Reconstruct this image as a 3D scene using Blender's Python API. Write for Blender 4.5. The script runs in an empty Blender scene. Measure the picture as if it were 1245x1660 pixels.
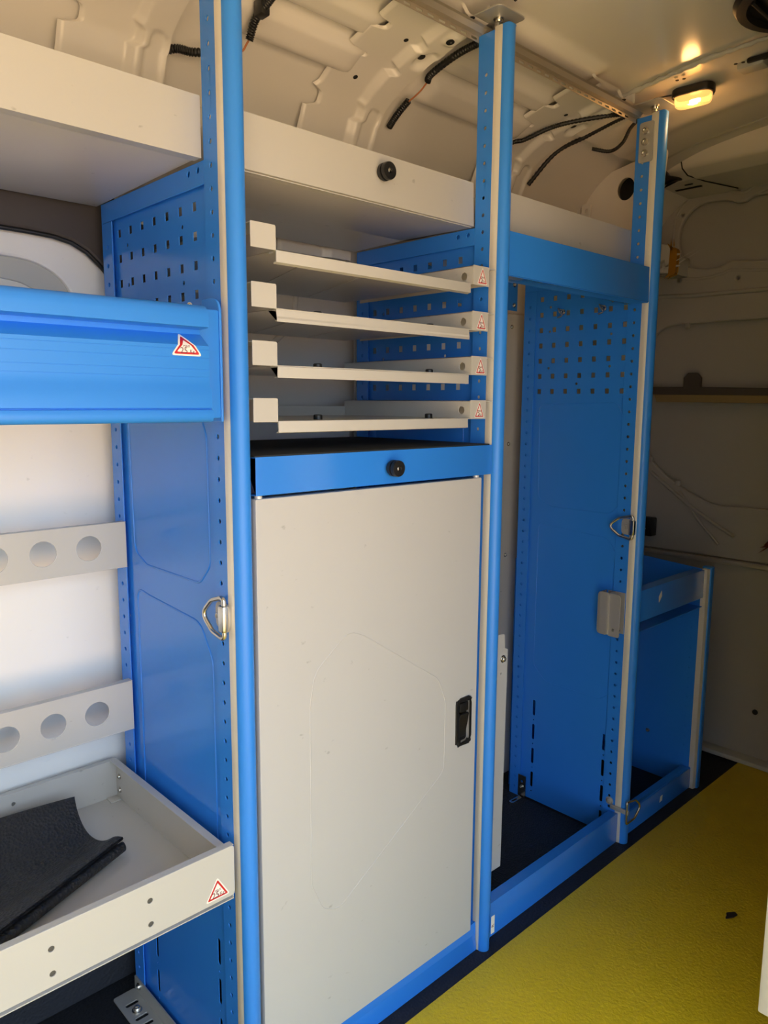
import bpy, bmesh, math, random
from mathutils import Vector, Matrix
random.seed(7)
scene = bpy.context.scene
C = scene.collection
PI = math.pi

# ------------------------------------------------------------------ camera
cam_d = bpy.data.cameras.new('camera')
cam = bpy.data.objects.new('camera', cam_d)
C.objects.link(cam)
_f = Vector((0.67989408, 0.71909203, -0.14370348))
_r = Vector((0.72723851, -0.6863568, 0.00620342))
_u = Vector((0.09417103, 0.10872437, 0.98960135))
M = Matrix.Identity(4)
for i in range(3):
    M[i][0] = _r[i]; M[i][1] = _u[i]; M[i][2] = -_f[i]
M.translation = Vector((-0.5947, -0.9532, 1.202))
cam.matrix_world = M
cam_d.sensor_fit = 'VERTICAL'
cam_d.sensor_height = 36.0
cam_d.sensor_width = 27.0
cam_d.lens = 1222.4667 / 1660 * 36.0
cam_d.clip_start = 0.02
scene.camera = cam

# ------------------------------------------------------------------ daylight
world = bpy.data.worlds.new('sky')
scene.world = world
world.use_nodes = True
bg = world.node_tree.nodes['Background']
bg.inputs[0].default_value = (0.72, 0.88, 1.06, 1)
bg.inputs[1].default_value = 3.2
sun_d = bpy.data.lights.new('sun', 'SUN')
sun_d.energy = 17.0
sun_d.angle = 0.01
sun_d.color = (1.0, 0.86, 0.68)
sun = bpy.data.objects.new('sun', sun_d)
C.objects.link(sun)
sun.location = (-6, 1, 8)
sun.rotation_euler = Vector((0.62, -0.10, -0.80)).to_track_quat('-Z', 'Y').to_euler()
vs = scene.view_settings
vs.view_transform = 'Standard'
vs.look = 'None'
vs.exposure = 0.24
vs.gamma = 1.0
vs.use_curve_mapping = False
scene.cycles.max_bounces = 10
scene.cycles.diffuse_bounces = 6
scene.cycles.glossy_bounces = 5
scene.cycles.sample_clamp_indirect = 6.0

# ------------------------------------------------------------------ materials
MATS = {}
def mat(name, col, rough=0.45, metal=0.0, bump=0.0, bscale=200.0, var=0.0, vscale=6.0, spec=0.5,
        coat=0.0, emit=None, estr=0.0, scuff=0.0, btype='noise'):
    m = bpy.data.materials.new(name)
    m.use_nodes = True
    nt = m.node_tree
    b = nt.nodes['Principled BSDF']
    b.inputs['Base Color'].default_value = (*col, 1)
    b.inputs['Roughness'].default_value = rough
    b.inputs['Metallic'].default_value = metal
    b.inputs['Specular IOR Level'].default_value = spec
    b.inputs['Coat Weight'].default_value = coat
    b.inputs['Coat Roughness'].default_value = 0.12
    tc = nt.nodes.new('ShaderNodeTexCoord')
    if emit:
        b.inputs['Emission Color'].default_value = (*emit, 1)
        b.inputs['Emission Strength'].default_value = estr
    last = None
    if var > 0:
        n = nt.nodes.new('ShaderNodeTexNoise')
        n.inputs['Scale'].default_value = vscale
        n.inputs['Detail'].default_value = 5
        nt.links.new(tc.outputs['Object'], n.inputs['Vector'])
        mx = nt.nodes.new('ShaderNodeMix'); mx.data_type = 'RGBA'
        mx.inputs[6].default_value = (*[c * (1 - var) for c in col], 1)
        mx.inputs[7].default_value = (*[min(1, c * (1 + var)) for c in col], 1)
        nt.links.new(n.outputs['Fac'], mx.inputs[0])
        last = mx.outputs[2]
    if scuff > 0:
        mp = nt.nodes.new('ShaderNodeMapping')
        mp.inputs['Scale'].default_value = (1, 1, 1.7)
        mp.inputs['Rotation'].default_value = (0.3, 0.6, 0.2)
        nt.links.new(tc.outputs['Object'], mp.inputs['Vector'])
        n2 = nt.nodes.new('ShaderNodeTexNoise')
        n2.inputs['Scale'].default_value = 42.0
        n2.inputs['Detail'].default_value = 6
        nt.links.new(mp.outputs['Vector'], n2.inputs['Vector'])
        r2 = nt.nodes.new('ShaderNodeValToRGB')
        r2.color_ramp.elements[0].position = 0.70
        r2.color_ramp.elements[1].position = 0.76
        nt.links.new(n2.outputs['Fac'], r2.inputs['Fac'])
        ma = nt.nodes.new('ShaderNodeMath'); ma.operation = 'MULTIPLY'
        ma.inputs[1].default_value = scuff
        nt.links.new(r2.outputs['Color'], ma.inputs[0])
        mx2 = nt.nodes.new('ShaderNodeMix'); mx2.data_type = 'RGBA'
        if last: nt.links.new(last, mx2.inputs[6])
        else: mx2.inputs[6].default_value = (*col, 1)
        mx2.inputs[7].default_value = (col[0] * .25, col[1] * .25, col[2] * .25, 1)
        nt.links.new(ma.outputs[0], mx2.inputs[0])
        last = mx2.outputs[2]
    if last: nt.links.new(last, b.inputs['Base Color'])
    if bump > 0:
        if btype == 'voronoi':
            t = nt.nodes.new('ShaderNodeTexVoronoi'); out = t.outputs['Distance']
        else:
            t = nt.nodes.new('ShaderNodeTexNoise'); t.inputs['Detail'].default_value = 3; out = t.outputs['Fac']
        t.inputs['Scale'].default_value = bscale
        nt.links.new(tc.outputs['Object'], t.inputs['Vector'])
        bp = nt.nodes.new('ShaderNodeBump')
        bp.inputs['Strength'].default_value = bump
        bp.inputs['Distance'].default_value = 0.002
        nt.links.new(out, bp.inputs['Height'])
        nt.links.new(bp.outputs['Normal'], b.inputs['Normal'])
    MATS[name] = m
    return m
BLUE = mat('blue_paint', (0.030, 0.225, 0.80), 0.18, bump=0.02, bscale=700, var=0.04, spec=0.5)
BLUEP = mat('blue_plastic_cover', (0.030, 0.245, 0.82), 0.42, bump=0.04, bscale=900, var=0.03)
GREY = mat('light_grey_paint', (0.525, 0.515, 0.49), 0.30, bump=0.02, bscale=700, var=0.02, scuff=0.35)
DOORM = mat('door_grey_paint', (0.525, 0.525, 0.53), 0.42, bump=0.03, bscale=900, var=0.02, scuff=0.35)
BODY = mat('van_body_paint', (0.74, 0.71, 0.66), 0.17, var=0.03, vscale=3)
LINING = mat('white_lining', (0.90, 0.89, 0.87), 0.35, var=0.03, vscale=4, scuff=0.2)
GREYWALL = mat('grey_primer', (0.50, 0.50, 0.47), 0.4, var=0.05)
BULKM = mat('bulkhead_grey_paint', (0.40, 0.385, 0.36), 0.3, var=0.04, vscale=3)
ALU = mat('satin_aluminium', (0.80, 0.76, 0.68), 0.42, metal=0.25)
RAILM = mat('tan_rail_metal', (0.52, 0.46, 0.38), 0.35, metal=0.6)
DARKRIV = mat('dark_rivet', (0.10, 0.10, 0.10), 0.5, metal=0.4)
STEEL = mat('zinc_steel', (0.62, 0.60, 0.56), 0.25, metal=1.0)
DULL = mat('galvanised_bracket', (0.50, 0.49, 0.47), 0.45, metal=0.5)
BLACK = mat('black_plastic', (0.012, 0.012, 0.013), 0.4)
VOID = mat('cavity_shade', (0.006, 0.006, 0.006), 0.8)  # near-black painted in for shade inside holes, slots and gaps
RUBBER = mat('black_rubber', (0.017, 0.018, 0.021), 0.55, bump=1.0, bscale=190, btype='voronoi')
WORKMAT = mat('worktop_rubber', (0.035, 0.036, 0.038), 0.7, bump=0.3, bscale=500)
DARKTRIM = mat('dark_trim', (0.055, 0.046, 0.043), 0.55, bump=0.05, bscale=400)
FLOORM = mat('dark_floor_rubber', (0.012, 0.014, 0.021), 0.7, bump=0.5, bscale=160, btype='voronoi')
YELLOW = mat('yellow_floor_coating', (0.80, 0.60, 0.010), 0.55, bump=1.0, bscale=150, var=0.12, vscale=5, scuff=0.25)
WHITE = mat('sticker_white', (0.85, 0.84, 0.80), 0.4)
RED = mat('sticker_red', (0.55, 0.012, 0.02), 0.4)
INK = mat('sticker_ink', (0.16, 0.015, 0.03), 0.5)
SEAL = mat('sealant', (0.55, 0.54, 0.50), 0.6, bump=0.8, bscale=150)
AMBER = mat('amber_plastic', (0.32, 0.15, 0.012), 0.4)
LENS = mat('lit_amber_lens', (1.0, 0.72, 0.36), 0.18, emit=(1.0, 0.42, 0.10), estr=1.2, bump=0.8, bscale=110)
LENS.node_tree.nodes['Principled BSDF'].inputs['Transmission Weight'].default_value = 0.9
LENS.node_tree.nodes['Principled BSDF'].inputs['IOR'].default_value = 1.12
BULB = mat('bulb_glow', (1, 0.8, 0.5), 0.3, emit=(1.0, 0.62, 0.22), estr=14)
SLAT = mat('ochre_foam_strip', (0.28, 0.20, 0.09), 0.7, var=0.15)
REDP = mat('dark_red_plastic', (0.10, 0.012, 0.01), 0.4)
WIRE = mat('copper_wire', (0.45, 0.16, 0.06), 0.5)
GROUND = mat('sunlit_ground', (0.60, 0.41, 0.225), 0.9, var=0.08, vscale=0.6)

# ------------------------------------------------------------------ helpers
X, Y, Z = Vector((1, 0, 0)), Vector((0, 1, 0)), Vector((0, 0, 1))
def link(name, me, m, parent=None, smooth=True, angle=40):
    o = bpy.data.objects.new(name, me)
    C.objects.link(o)
    if m: me.materials.clear(); me.materials.append(m)
    if smooth and len(me.polygons):
        me.polygons.foreach_set('use_smooth', [True] * len(me.polygons))
        try: me.set_sharp_from_angle(angle=math.radians(angle))
        except Exception: pass
    if parent:
        o.parent = parent
        o.matrix_parent_inverse = parent.matrix_world.inverted()
    return o
def thing(name, label, cat, loc=(0, 0, 0), group=None):
    o = bpy.data.objects.new(name, None)
    C.objects.link(o)
    o.empty_display_size = 0.05
    o.location = loc
    o.matrix_world = Matrix.Translation(Vector(loc))
    o['label'] = label; o['category'] = cat
    if group: o['group'] = group
    return o
def tag(o, label, cat, group=None):
    o['label'] = label; o['category'] = cat
    if group: o['group'] = group
    return o
def struct(o, label=None):
    o['kind'] = 'structure'
    if label: o['label'] = label
    return o
def circle(u, v, r, n=10, sv=1.0):
    return [(u + r * math.cos(2 * PI * k / n), v + sv * r * math.sin(2 * PI * k / n)) for k in range(n)]
def rect(u0, v0, u1, v1): return [(u0, v0), (u1, v0), (u1, v1), (u0, v1)]
def slot(u, v, w, h, n=5):
    r = min(w, h) / 2
    return rpoly(rect(u - w / 2, v - h / 2, u + w / 2, v + h / 2), r * .98, n)
def rpoly(pts, r, n=4):
    out = []
    N = len(pts)
    rr = r if isinstance(r, (list, tuple)) else [r] * N
    for i in range(N):
        p = Vector(pts[i]); a = Vector(pts[i - 1]); b = Vector(pts[(i + 1) % N])
        if rr[i] <= 0: out.append(tuple(p)); continue
        da = (a - p); db = (b - p)
        la, lb = da.length, db.length
        da.normalize(); db.normalize()
        ang = da.angle(db)
        d = min(rr[i] / math.tan(ang / 2), la * .5, lb * .5)
        p0 = p + da * d; p1 = p + db * d
        for k in range(n + 1):
            t = k / n
            q = p0 * (1 - t) ** 2 + p * 2 * t * (1 - t) + p1 * t * t
            out.append((q.x, q.y))
    return out
def frame(O, U, V):
    U = Vector(U).normalized(); V = Vector(V).normalized(); N = U.cross(V)
    m = Matrix.Identity(4)
    for i in range(3): m[i][0] = U[i]; m[i][1] = V[i]; m[i][2] = N[i]
    m.translation = Vector(O)
    return m
def plate(name, outline, holes, t, O, U, V, m, parent=None, bev=0.0005, smooth=True):
    """flat sheet with real holes; spans 0..t along U x V from O"""
    b = min(bev, t * .45)
    area = lambda lp: abs(sum(p[0] * q[1] - q[0] * p[1] for p, q in zip(lp, lp[1:] + lp[:1]))) / 2
    want = area(list(outline)) - sum(area(list(h)) for h in holes)
    for attempt in range(12):                        # the fill can slip on collinear points: nudge by microns and refill
        j = 0 if attempt == 0 else 2e-6 * 2 ** attempt
        cu = bpy.data.curves.new('tmp', 'CURVE')
        cu.dimensions = '2D'; cu.fill_mode = 'BOTH'
        cu.extrude = t / 2 - b
        cu.bevel_depth = b; cu.bevel_resolution = 1
        cu.offset = -b
        for lp in [outline] + list(holes):
            s = cu.splines.new('POLY')
            s.points.add(len(lp) - 1)
            for p, q in zip(s.points, lp): p.co = (q[0] + random.uniform(-j, j), q[1] + random.uniform(-j, j), 0, 1)
            s.use_cyclic_u = True
        ob = bpy.data.objects.new('tmp', cu)
        me = bpy.data.meshes.new_from_object(ob)
        bpy.data.objects.remove(ob); bpy.data.curves.remove(cu)
        got = sum(f.area for f in me.polygons if f.normal.z > .99)
        if got > want * .80 - 1e-9 or want < 4e-6: break
    else:
        print('FILL', name, got, want)
    me.transform(frame(O, U, V) @ Matrix.Translation((0, 0, t / 2)))
    me.name = name
    return link(name, me, m, parent, smooth, 35)
def ysheet(name, outline, holes, t, yback, m, parent=None, bev=0.0005):   # in xz, front faces -y
    return plate(name, outline, holes, t, (0, yback, 0), X, Z, m, parent, bev)
def xsheet(name, outline, holes, t, x0, m, parent=None, bev=0.0005):      # in yz, spans x0..x0+t
    return plate(name, outline, holes, t, (x0, 0, 0), Y, Z, m, parent, bev)
def zsheet(name, outline, holes, t, z0, m, parent=None, bev=0.0005):      # in xy, spans z0..z0+t
    return plate(name, outline, holes, t, (0, 0, z0), X, Y, m, parent, bev)
def offset_line(pts, t):
    P = [Vector(p) for p in pts]
    L = []
    for i, p in enumerate(P):
        d0 = (P[i] - P[i - 1]).normalized() if i else None
        d1 = (P[i + 1] - P[i]).normalized() if i < len(P) - 1 else None
        if d0 is None: n = Vector((-d1.y, d1.x)); k = 1
        elif d1 is None: n = Vector((-d0.y, d0.x)); k = 1
        else:
            n = (Vector((-d0.y, d0.x)) + Vector((-d1.y, d1.x)))
            n.normalize(); k = 1 / max(.35, n.dot(Vector((-d1.y, d1.x))))
        L.append(tuple(p + n * t * k))
    return [tuple(p) for p in P] + L[::-1]
def bent_x(name, prof, t, x0, x1, m, parent=None, bev=0.0004):
    """sheet bent to a (y,z) profile, running along x"""
    return plate(name, offset_line(prof, t), [], x1 - x0, (x0, 0, 0), Y, Z, m, parent, bev)
def box(name, x0, x1, y0, y1, z0, z1, m, parent=None, bev=0.001, seg=2):
    bm = bmesh.new()
    bmesh.ops.create_cube(bm, size=1)
    for v in bm.verts:
        v.co = Vector(((x0 + x1) / 2 + v.co.x * (x1 - x0), (y0 + y1) / 2 + v.co.y * (y1 - y0), (z0 + z1) / 2 + v.co.z * (z1 - z0)))
    b = min(bev, .45 * min(x1 - x0, y1 - y0, z1 - z0))
    if b > 0: bmesh.ops.bevel(bm, geom=bm.edges[:], offset=b, segments=seg, affect='EDGES', profile=0.5)
    me = bpy.data.meshes.new(name); bm.to_mesh(me); bm.free()
    return link(name, me, m, parent)
def lathe(name, prof, O, axis, m, parent=None, n=20, angle=40):
    """prof: (r, h) pairs, revolved about axis from O"""
    ax = Vector(axis).normalized()
    a = ax.orthogonal().normalized(); b = ax.cross(a)
    vs_, fs = [], []
    for (r, h) in prof:
        for k in range(n):
            th = 2 * PI * k / n
            vs_.append(Vector(O) + ax * h + (a * math.cos(th) + b * math.sin(th)) * r)
    for i in range(len(prof) - 1):
        for k in range(n):
            fs.append((i * n + k, i * n + (k + 1) % n, (i + 1) * n + (k + 1) % n, (i + 1) * n + k))
    fs.append(tuple(range(n))[::-1]); fs.append(tuple((len(prof) - 1) * n + k for k in range(n)))
    me = bpy.data.meshes.new(name); me.from_pydata([tuple(v) for v in vs_], [], fs); me.update()
    return link(name, me, m, parent, True, angle)
def bolt(name, O, axis, r, parent, m=None):
    """washer, hex head and a socket dimple in one mesh"""
    o = lathe(name, [(r * 1.35, 0), (r * 1.35, r * .25), (r * 1.0, r * .26), (r * .95, r * .8), (r * .75, r * 1.0), (r * .45, r * 1.0), (r * .4, r * .6), (0.0002, r * .6)], O, axis, m or STEEL, parent, 12)
    return o
def tube(name, pts, r, m, parent=None, cyclic=False, res=3, radii=None, smooth_path=False):
    cu = bpy.data.curves.new('tmp', 'CURVE'); cu.dimensions = '3D'
    cu.bevel_depth = r; cu.bevel_resolution = res; cu.use_fill_caps = True
    s = cu.splines.new('POLY'); s.points.add(len(pts) - 1)
    for i, (p, q) in enumerate(zip(s.points, pts)):
        p.co = (*q, 1)
        if radii: p.radius = radii[i]
    s.use_cyclic_u = cyclic
    ob = bpy.data.objects.new('tmp', cu)
    me = bpy.data.meshes.new_from_object(ob)
    bpy.data.objects.remove(ob); bpy.data.curves.remove(cu)
    me.name = name
    return link(name, me, m, parent, True, 60)
def crom(pts, n=8, cyclic=False):
    P = [Vector(p) for p in pts]; N = len(P); out = []
    rng = range(N) if cyclic else range(N - 1)
    g = lambda i: P[i % N] if cyclic else P[max(0, min(N - 1, i))]
    for i in rng:
        p0, p1, p2, p3 = g(i - 1), g(i), g(i + 1), g(i + 2)
        for k in range(n):
            t = k / n
            out.append(0.5 * ((2 * p1) + (-p0 + p2) * t + (2 * p0 - 5 * p1 + 4 * p2 - p3) * t * t + (-p0 + 3 * p1 - 3 * p2 + p3) * t ** 3))
    if not cyclic: out.append(P[-1])
    return out
def text(name, s, size, O, U, V, m, parent, t=0.0001, sx=1.0):
    cu = bpy.data.curves.new('tmp', 'FONT')
    cu.body = s; cu.size = size; cu.align_x = 'CENTER'; cu.align_y = 'CENTER'; cu.extrude = t
    ob = bpy.data.objects.new('tmp', cu)
    me = bpy.data.meshes.new_from_object(ob)
    bpy.data.objects.remove(ob); bpy.data.curves.remove(cu)
    me.transform(frame(O, U, V) @ Matrix.Diagonal((sx, 1, 1, 1)))
    return link(name, me, m, parent, False)
def sticker(parent, O, U, V, w, h, amount):
    """white triangle with a red edge, MAX above the load; O is the middle of its base"""
    U = Vector(U).normalized(); V = Vector(V).normalized(); N = U.cross(V); O = Vector(O)
    tri = lambda i: [(-w / 2 + i * 1.75, i), (w / 2 - i * 1.75, i), (0, h - i * 2.1)]
    s = plate('load_sticker', rpoly(tri(0), w * .06), [], 0.0003, O, U, V, WHITE, parent, 0.00005)
    s['label'] = 'white triangle sticker with red edge reading MAX ' + amount
    e = w * .045; e2 = w * .105
    plate('sticker_border', rpoly(tri(e), w * .04), [rpoly(tri(e2), w * .02)], 0.00012, O + N * .0003, U, V, RED, s, 0.00001)
    text('lettering', 'MAX', h * .15, O + V * h * .40 + N * .00042, U, V, INK, s)
    text('lettering', amount[:-2], h * .36, O + V * h * .21 - U * w * .09 + N * .00042, U, V, INK, s)
    text('lettering', amount[-2:], h * .21, O + V * h * .19 + U * w * (.17 if len(amount) > 3 else .09) + N * .00042, U, V, INK, s)
    return s
def bumper(parent, x, y, z, r=0.0145):
    b = lathe('rubber_bumper', [(r * .8, 0), (r * .82, .004), (r * .98, .0045), (r, .007), (r * .98, .010), (r * .72, .0105), (r * .72, .013), (r * .98, .0135), (r, .017), (r * .95, .021), (r * .35, .0215), (r * .3, .018), (.0003, .018)], (x, y, z), (0, -1, 0), BLACK, parent, 28)
    lathe('screw', [(r * .27, 0), (r * .27, .002), (r * .12, .003), (.0003, .003)], (x, y - .018, z), (0, -1, 0), STEEL, b, 12)
    return b
def smooth01(a, b, x):
    t = max(0, min(1, (x - a) / (b - a))); return t * t * (3 - 2 * t)

# ================================================================== SETTING
XR0, XB = -1.55, 2.0          # rear end and bulkhead
YL, YR = 0.46, -1.28          # side walls (inner faces)

ground_me = bpy.data.meshes.new('ground')
ground_me.from_pydata([(-25, -25, -.6), (25, -25, -.6), (25, 25, -.6), (-25, 25, -.6)], [], [(0, 1, 2, 3)])
struct(link('ground', ground_me, GROUND), 'sunlit tan ground outside the van')

floor = struct(box('floor', XR0, XB + .05, YR - .02, YL + .03, -.05, 0, FLOORM, bev=.002), 'dark rubber floor of the van under the racking')
yp = box('yellow_panel', XR0 + .02, 1.935, -1.22, -.032, 0, .004, YELLOW, floor, bev=.0015)
yp['label'] = 'yellow textured anti slip floor coating'

# ---- roof skin with pressed beads, heightfield over (arc, x)
skin_pts = crom([(.462, 1.50, 0), (.452, 1.62, 0), (.420, 1.72, 0), (.387, 1.787, 0), (.338, 1.848, 0), (.27, 1.890, 0), (.19, 1.918, 0), (.08, 1.943, 0), (-.1, 1.965, 0), (-.4, 1.985, 0), (-.75, 1.975, 0), (-1.0, 1.93, 0), (-1.18, 1.83, 0), (-1.262, 1.70, 0)], 10)
skin_pts = [(p.x, p.y) for p in skin_pts]
def curve_frames(pts):
    out = []; s = 0
    for i, p in enumerate(pts):
        a = Vector(pts[max(0, i - 1)]); b = Vector(pts[min(len(pts) - 1, i + 1)])
        d = (b - a).normalized()
        n = Vector((d.y, -d.x))          # candidate inward normal
        if n.dot(Vector((-.4, 1.2)) - Vector(p)) < 0: n = -n
        if i: s += (Vector(p) - Vector(pts[i - 1])).length
        out.append((Vector(p), n, s))
    return out
bows = [(-.62, -.44), (-.06, .115), (.43, .62), (.985, 1.17)]
sf = curve_frames(skin_pts)
s_tot = sf[-1][2]
def skin_h(s, x):
    h = 0
    for (b0, b1), (c0, c1) in zip(bows, bows[1:]):
        for sc, wd, am, e0, e1 in ((.455, .040, .022, .05, .055), (.545, .034, .020, .04, .03), (.665, .045, .016, .03, .03)):
            a = smooth01(b1 + e0 - .04, b1 + e0 + .03, x) * (1 - smooth01(c0 + e1 - .03, c0 + e1 + .025, x))
            q = abs(s - sc) / wd
            h = max(h, am * a * (1 - smooth01(.55, 1.15, q)))
    return h
# fine arc resampling
def resample(fr, n, s0=0, s1=None):
    s1 = fr[-1][2] if s1 is None else s1
    out = []; j = 0
    for k in range(n + 1):
        s = s0 + (s1 - s0) * k / n
        while j < len(fr) - 2 and fr[j + 1][2] < s: j += 1
        a, b = fr[j], fr[j + 1]
        t = (s - a[2]) / max(1e-9, b[2] - a[2])
        out.append((a[0].lerp(b[0], t), a[1].lerp(b[1], t).normalized(), s))
    return out
def roof_grid(name, x0, x1, nx, fr, hfun, m, parent=None, xfun=None):
    vs_, fs = [], []
    for (p, n, s) in fr:
        for k in range(nx + 1):
            t = k / nx
            x = x0 + (x1 - x0) * t if xfun is None else xfun(s, t)
            h = hfun(s, x if xfun is None else t)
            q = p + n * h
            vs_.append((x, q.x, q.y))
    w = nx + 1
    for i in range(len(fr) - 1):
        for k in range(nx):
            fs.append((i * w + k, i * w + k + 1, (i + 1) * w + k + 1, (i + 1) * w + k))
    me = bpy.data.meshes.new(name); me.from_pydata(vs_, [], fs); me.update()
    return link(name, me, m, parent, True, 60)
fr_near = resample(sf, 110, 0, 1.0)
ceiling = struct(roof_grid('ceiling', XR0, XB, 300, fr_near, skin_h, BODY), 'cream painted bare metal van roof with pressed beads')
roof_grid('roof_panel', XR0, XB, 6, resample(sf, 40, 1.0, s_tot), lambda s, x: 0, BODY, ceiling)

# ---- roof bows: pressed sheet following the roof, 3 to 5 cm below the skin
bow_pts = crom([(.437, 1.53, 0), (.43, 1.60, 0), (.405, 1.67, 0), (.380, 1.72, 0), (.357, 1.77, 0), (.327, 1.825, 0), (.27, 1.860, 0), (.2, 1.882, 0), (.08, 1.908, 0), (0, 1.918, 0), (-.2, 1.932, 0), (-.5, 1.94, 0), (-.8, 1.925, 0)], 10)
bf = resample(curve_frames([(p.x, p.y) for p in bow_pts]), 180, 0, .625)
def rrect_sdf(u, v, cu, cv, hu, hv, r):
    dx = abs(u - cu) - hu + r; dy = abs(v - cv) - hv + r
    return math.hypot(max(dx, 0), max(dy, 0)) + min(max(dx, dy), 0) - r
NOTCH = [(.305, .016, .032), (.418, .010, .05), (.50, .014, .035), (.60, .018, .05)]
def bow(x0, x1, parent):
    W = x1 - x0
    def xf(s, t):
        l = 0
        for (c, hw, d) in NOTCH:
            q = abs(s - c) / hw
            if q < 1.0: l = max(l, d * (1 - q ** 5))
        l += .018 * smooth01(.312, .336, s) + .02 * smooth01(.62, .70, s)
        xl = x0 - .02 + l
        return xl + (x1 - xl) * t
    def hf(s, t):
        h = -.006 * (1 - smooth01(0.0, .03, t)) - .012
        # raised outboard half with a soft shoulder, then down to the skin
        sh = .56
        h += .014 * smooth01(sh, sh + .10, t)
        h -= .060 * smooth01(.93, 1.0, t)
        u = t * W
        d = rrect_sdf(u, s, W * .80, .27, W * .10, .052, .016)
        h -= .005 * (1 - smooth01(-.006, .003, d))
        d = rrect_sdf(u, s, W * .82, .475, W * .10, .028, .02)
        h -= .010 * (1 - smooth01(-.012, .006, d))
        d = rrect_sdf(u, s, W * .82, .555, W * .09, .022, .015)
        h += .008 * (1 - smooth01(-.012, .006, d))
        return h
    o = roof_grid('roof_bow', x0, x1, 56, bf, hf, BODY, parent, xf)
    # dark discs on the sheet paint the shaded insides of punched holes
    def onb(s, t, r, sv=1.0, nm='hole_shade_disc'):
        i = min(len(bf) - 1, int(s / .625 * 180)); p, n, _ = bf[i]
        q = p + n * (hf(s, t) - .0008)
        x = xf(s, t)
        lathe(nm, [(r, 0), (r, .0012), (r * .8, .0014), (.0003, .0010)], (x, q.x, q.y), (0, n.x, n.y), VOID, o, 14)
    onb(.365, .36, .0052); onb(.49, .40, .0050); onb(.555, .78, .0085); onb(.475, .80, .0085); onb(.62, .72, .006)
    return o
for (b0, b1) in bows: bow(b0, b1, ceiling)
# thin lap seams of the side roof panels
for x0, x1 in ((.12, .45), (.66, .99)):
    tube('lap_seam', [(x0, .401, 1.757), (x1 - .03, .401, 1.757), (x1 - .01, .403, 1.752), (x1 + .02, .406, 1.746)], .0016, BODY, ceiling)
# sealed cross panel carrying the lamp
cp = roof_grid('cross_panel', 1.165, 1.62, 40, resample(sf, 80, .50, s_tot - .5), lambda s, x: .014 * smooth01(1.14, 1.30, x) - .002 - .008 * smooth01(1.585, 1.62, x) + .006 * math.exp(-((x - 1.42) / .03) ** 2), BODY, ceiling)
sealpts = []
for k in range(90):
    y = .10 - k * .0085
    sealpts.append((1.165 + .002 * math.sin(k * 1.7) + .0015 * random.random() - .03 * math.exp(-((y + .35) / .09) ** 2) * 0, y, 1.9395 + .024 * smooth01(.12, -.16, y) + .012 * smooth01(-.1, -.5, y)))
tube('sealant_bead', sealpts, .006, SEAL, ceiling, radii=[.7 + .5 * random.random() for _ in sealpts])
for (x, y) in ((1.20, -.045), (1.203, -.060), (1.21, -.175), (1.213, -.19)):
    lathe('hole_shade_disc', [(.004, 0), (.004, .001), (.0003, .0012)], (x, y, 1.9530), (0, 0, -1), VOID, ceiling, 12)  # dark discs in place of the shaded holes by the lamp
box('recess_cover', 1.235, 1.275, -.225, -.165, 1.948, 1.966, GREYWALL, ceiling, bev=.006)
box('recess_shade_bar', 1.228, 1.243, -.265, -.19, 1.955, 1.966, VOID, ceiling, bev=.004)

# front header beam (box section across the van)
hb = plate('header_beam', rpoly([(1.70, 1.905), (1.76, 1.885), (2.02, 1.885), (2.02, 2.0), (1.70, 1.995), (1.675, 1.955)], [.03, .03, 0, 0, .02, .05], 6), [], 1.6, (0, .36, 0), X, Z, BODY, ceiling, .001)
tube('seam_shade_line', [(1.68, .176, 1.995), (1.674, .176, 1.955), (1.70, .176, 1.905), (1.73, .172, 1.890), (1.80, .15, 1.883), (1.95, .11, 1.883)], .0018, VOID, hb)
box('gap_shadow_strip', 1.655, 1.675, -.9, .30, 1.964, 1.970, VOID, ceiling, bev=.004)  # dark strip paints the shadow of the gap above the beam

# ---- left wall (behind the racking)
wall_left = struct(box('wall_left', XR0, XB, .465, .50, 0, 1.62, BODY, bev=0), 'painted metal van side wall behind the racking')
lp = ysheet('lining_panel', rect(XR0 + .01, .43, .62, 1.19), [], .006, .462, LINING, wall_left, .002)
lp['label'] = 'glossy white lining panel on the lower side wall'
ysheet('lining_panel', rect(.625, .02, 1.45, 1.462), [], .006, .448, GREY, wall_left, .002)['label'] = 'light grey lining panel at the back of the tall open bay'
ysheet('floor_upstand', rect(XR0 + .01, .001, .62, .425), [], .006, .462, FLOORM, wall_left, .002)['label'] = 'black rubber upstand along the foot of the side wall'
for z in (1.424, 1.081, .742): bolt('rivet', (1.235, .441, z), (0, -1, 0), .0045, wall_left)
bolt('rivet', (1.20, .441, .742), (0, -1, 0), .0035, wall_left)
# blanked side window: dark trim arch, stepped light reveal, pale panel
arch = [(.10, 1.36), (.030, 1.42), (.010, 1.445), (-.017, 1.469), (-.044, 1.482), (-.076, 1.488), (-.118, 1.490), (-.30, 1.492), (-.55, 1.488), (-.62, 1.46), (-.66, 1.40)]
ysheet('window_trim', [(.18, 1.36), (.18, 1.60), (-.9, 1.60), (-.9, 1.40)] + arch[::-1], [], .022, .462, DARKTRIM, wall_left, .006)['label'] = 'dark brown trim arching over the blanked window'
tube('window_seal', [(x, .441, z - .003) for x, z in arch], .004, BLACK, wall_left)
rev1 = [(.2, 1.2), (.2, 1.60), (-.9, 1.60), (-.9, 1.2), (-.64, 1.2), (-.62, 1.38), (-.54, 1.45)] + [(p.x, p.y) for p in crom([(-.16, 1.445, 0), (-.11, 1.441, 0), (-.07, 1.424, 0), (-.045, 1.395, 0), (-.032, 1.35, 0), (-.02, 1.2, 0)], 6)]
ysheet('window_reveal', rev1, [], .012, .466, LINING, wall_left, .005)
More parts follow.
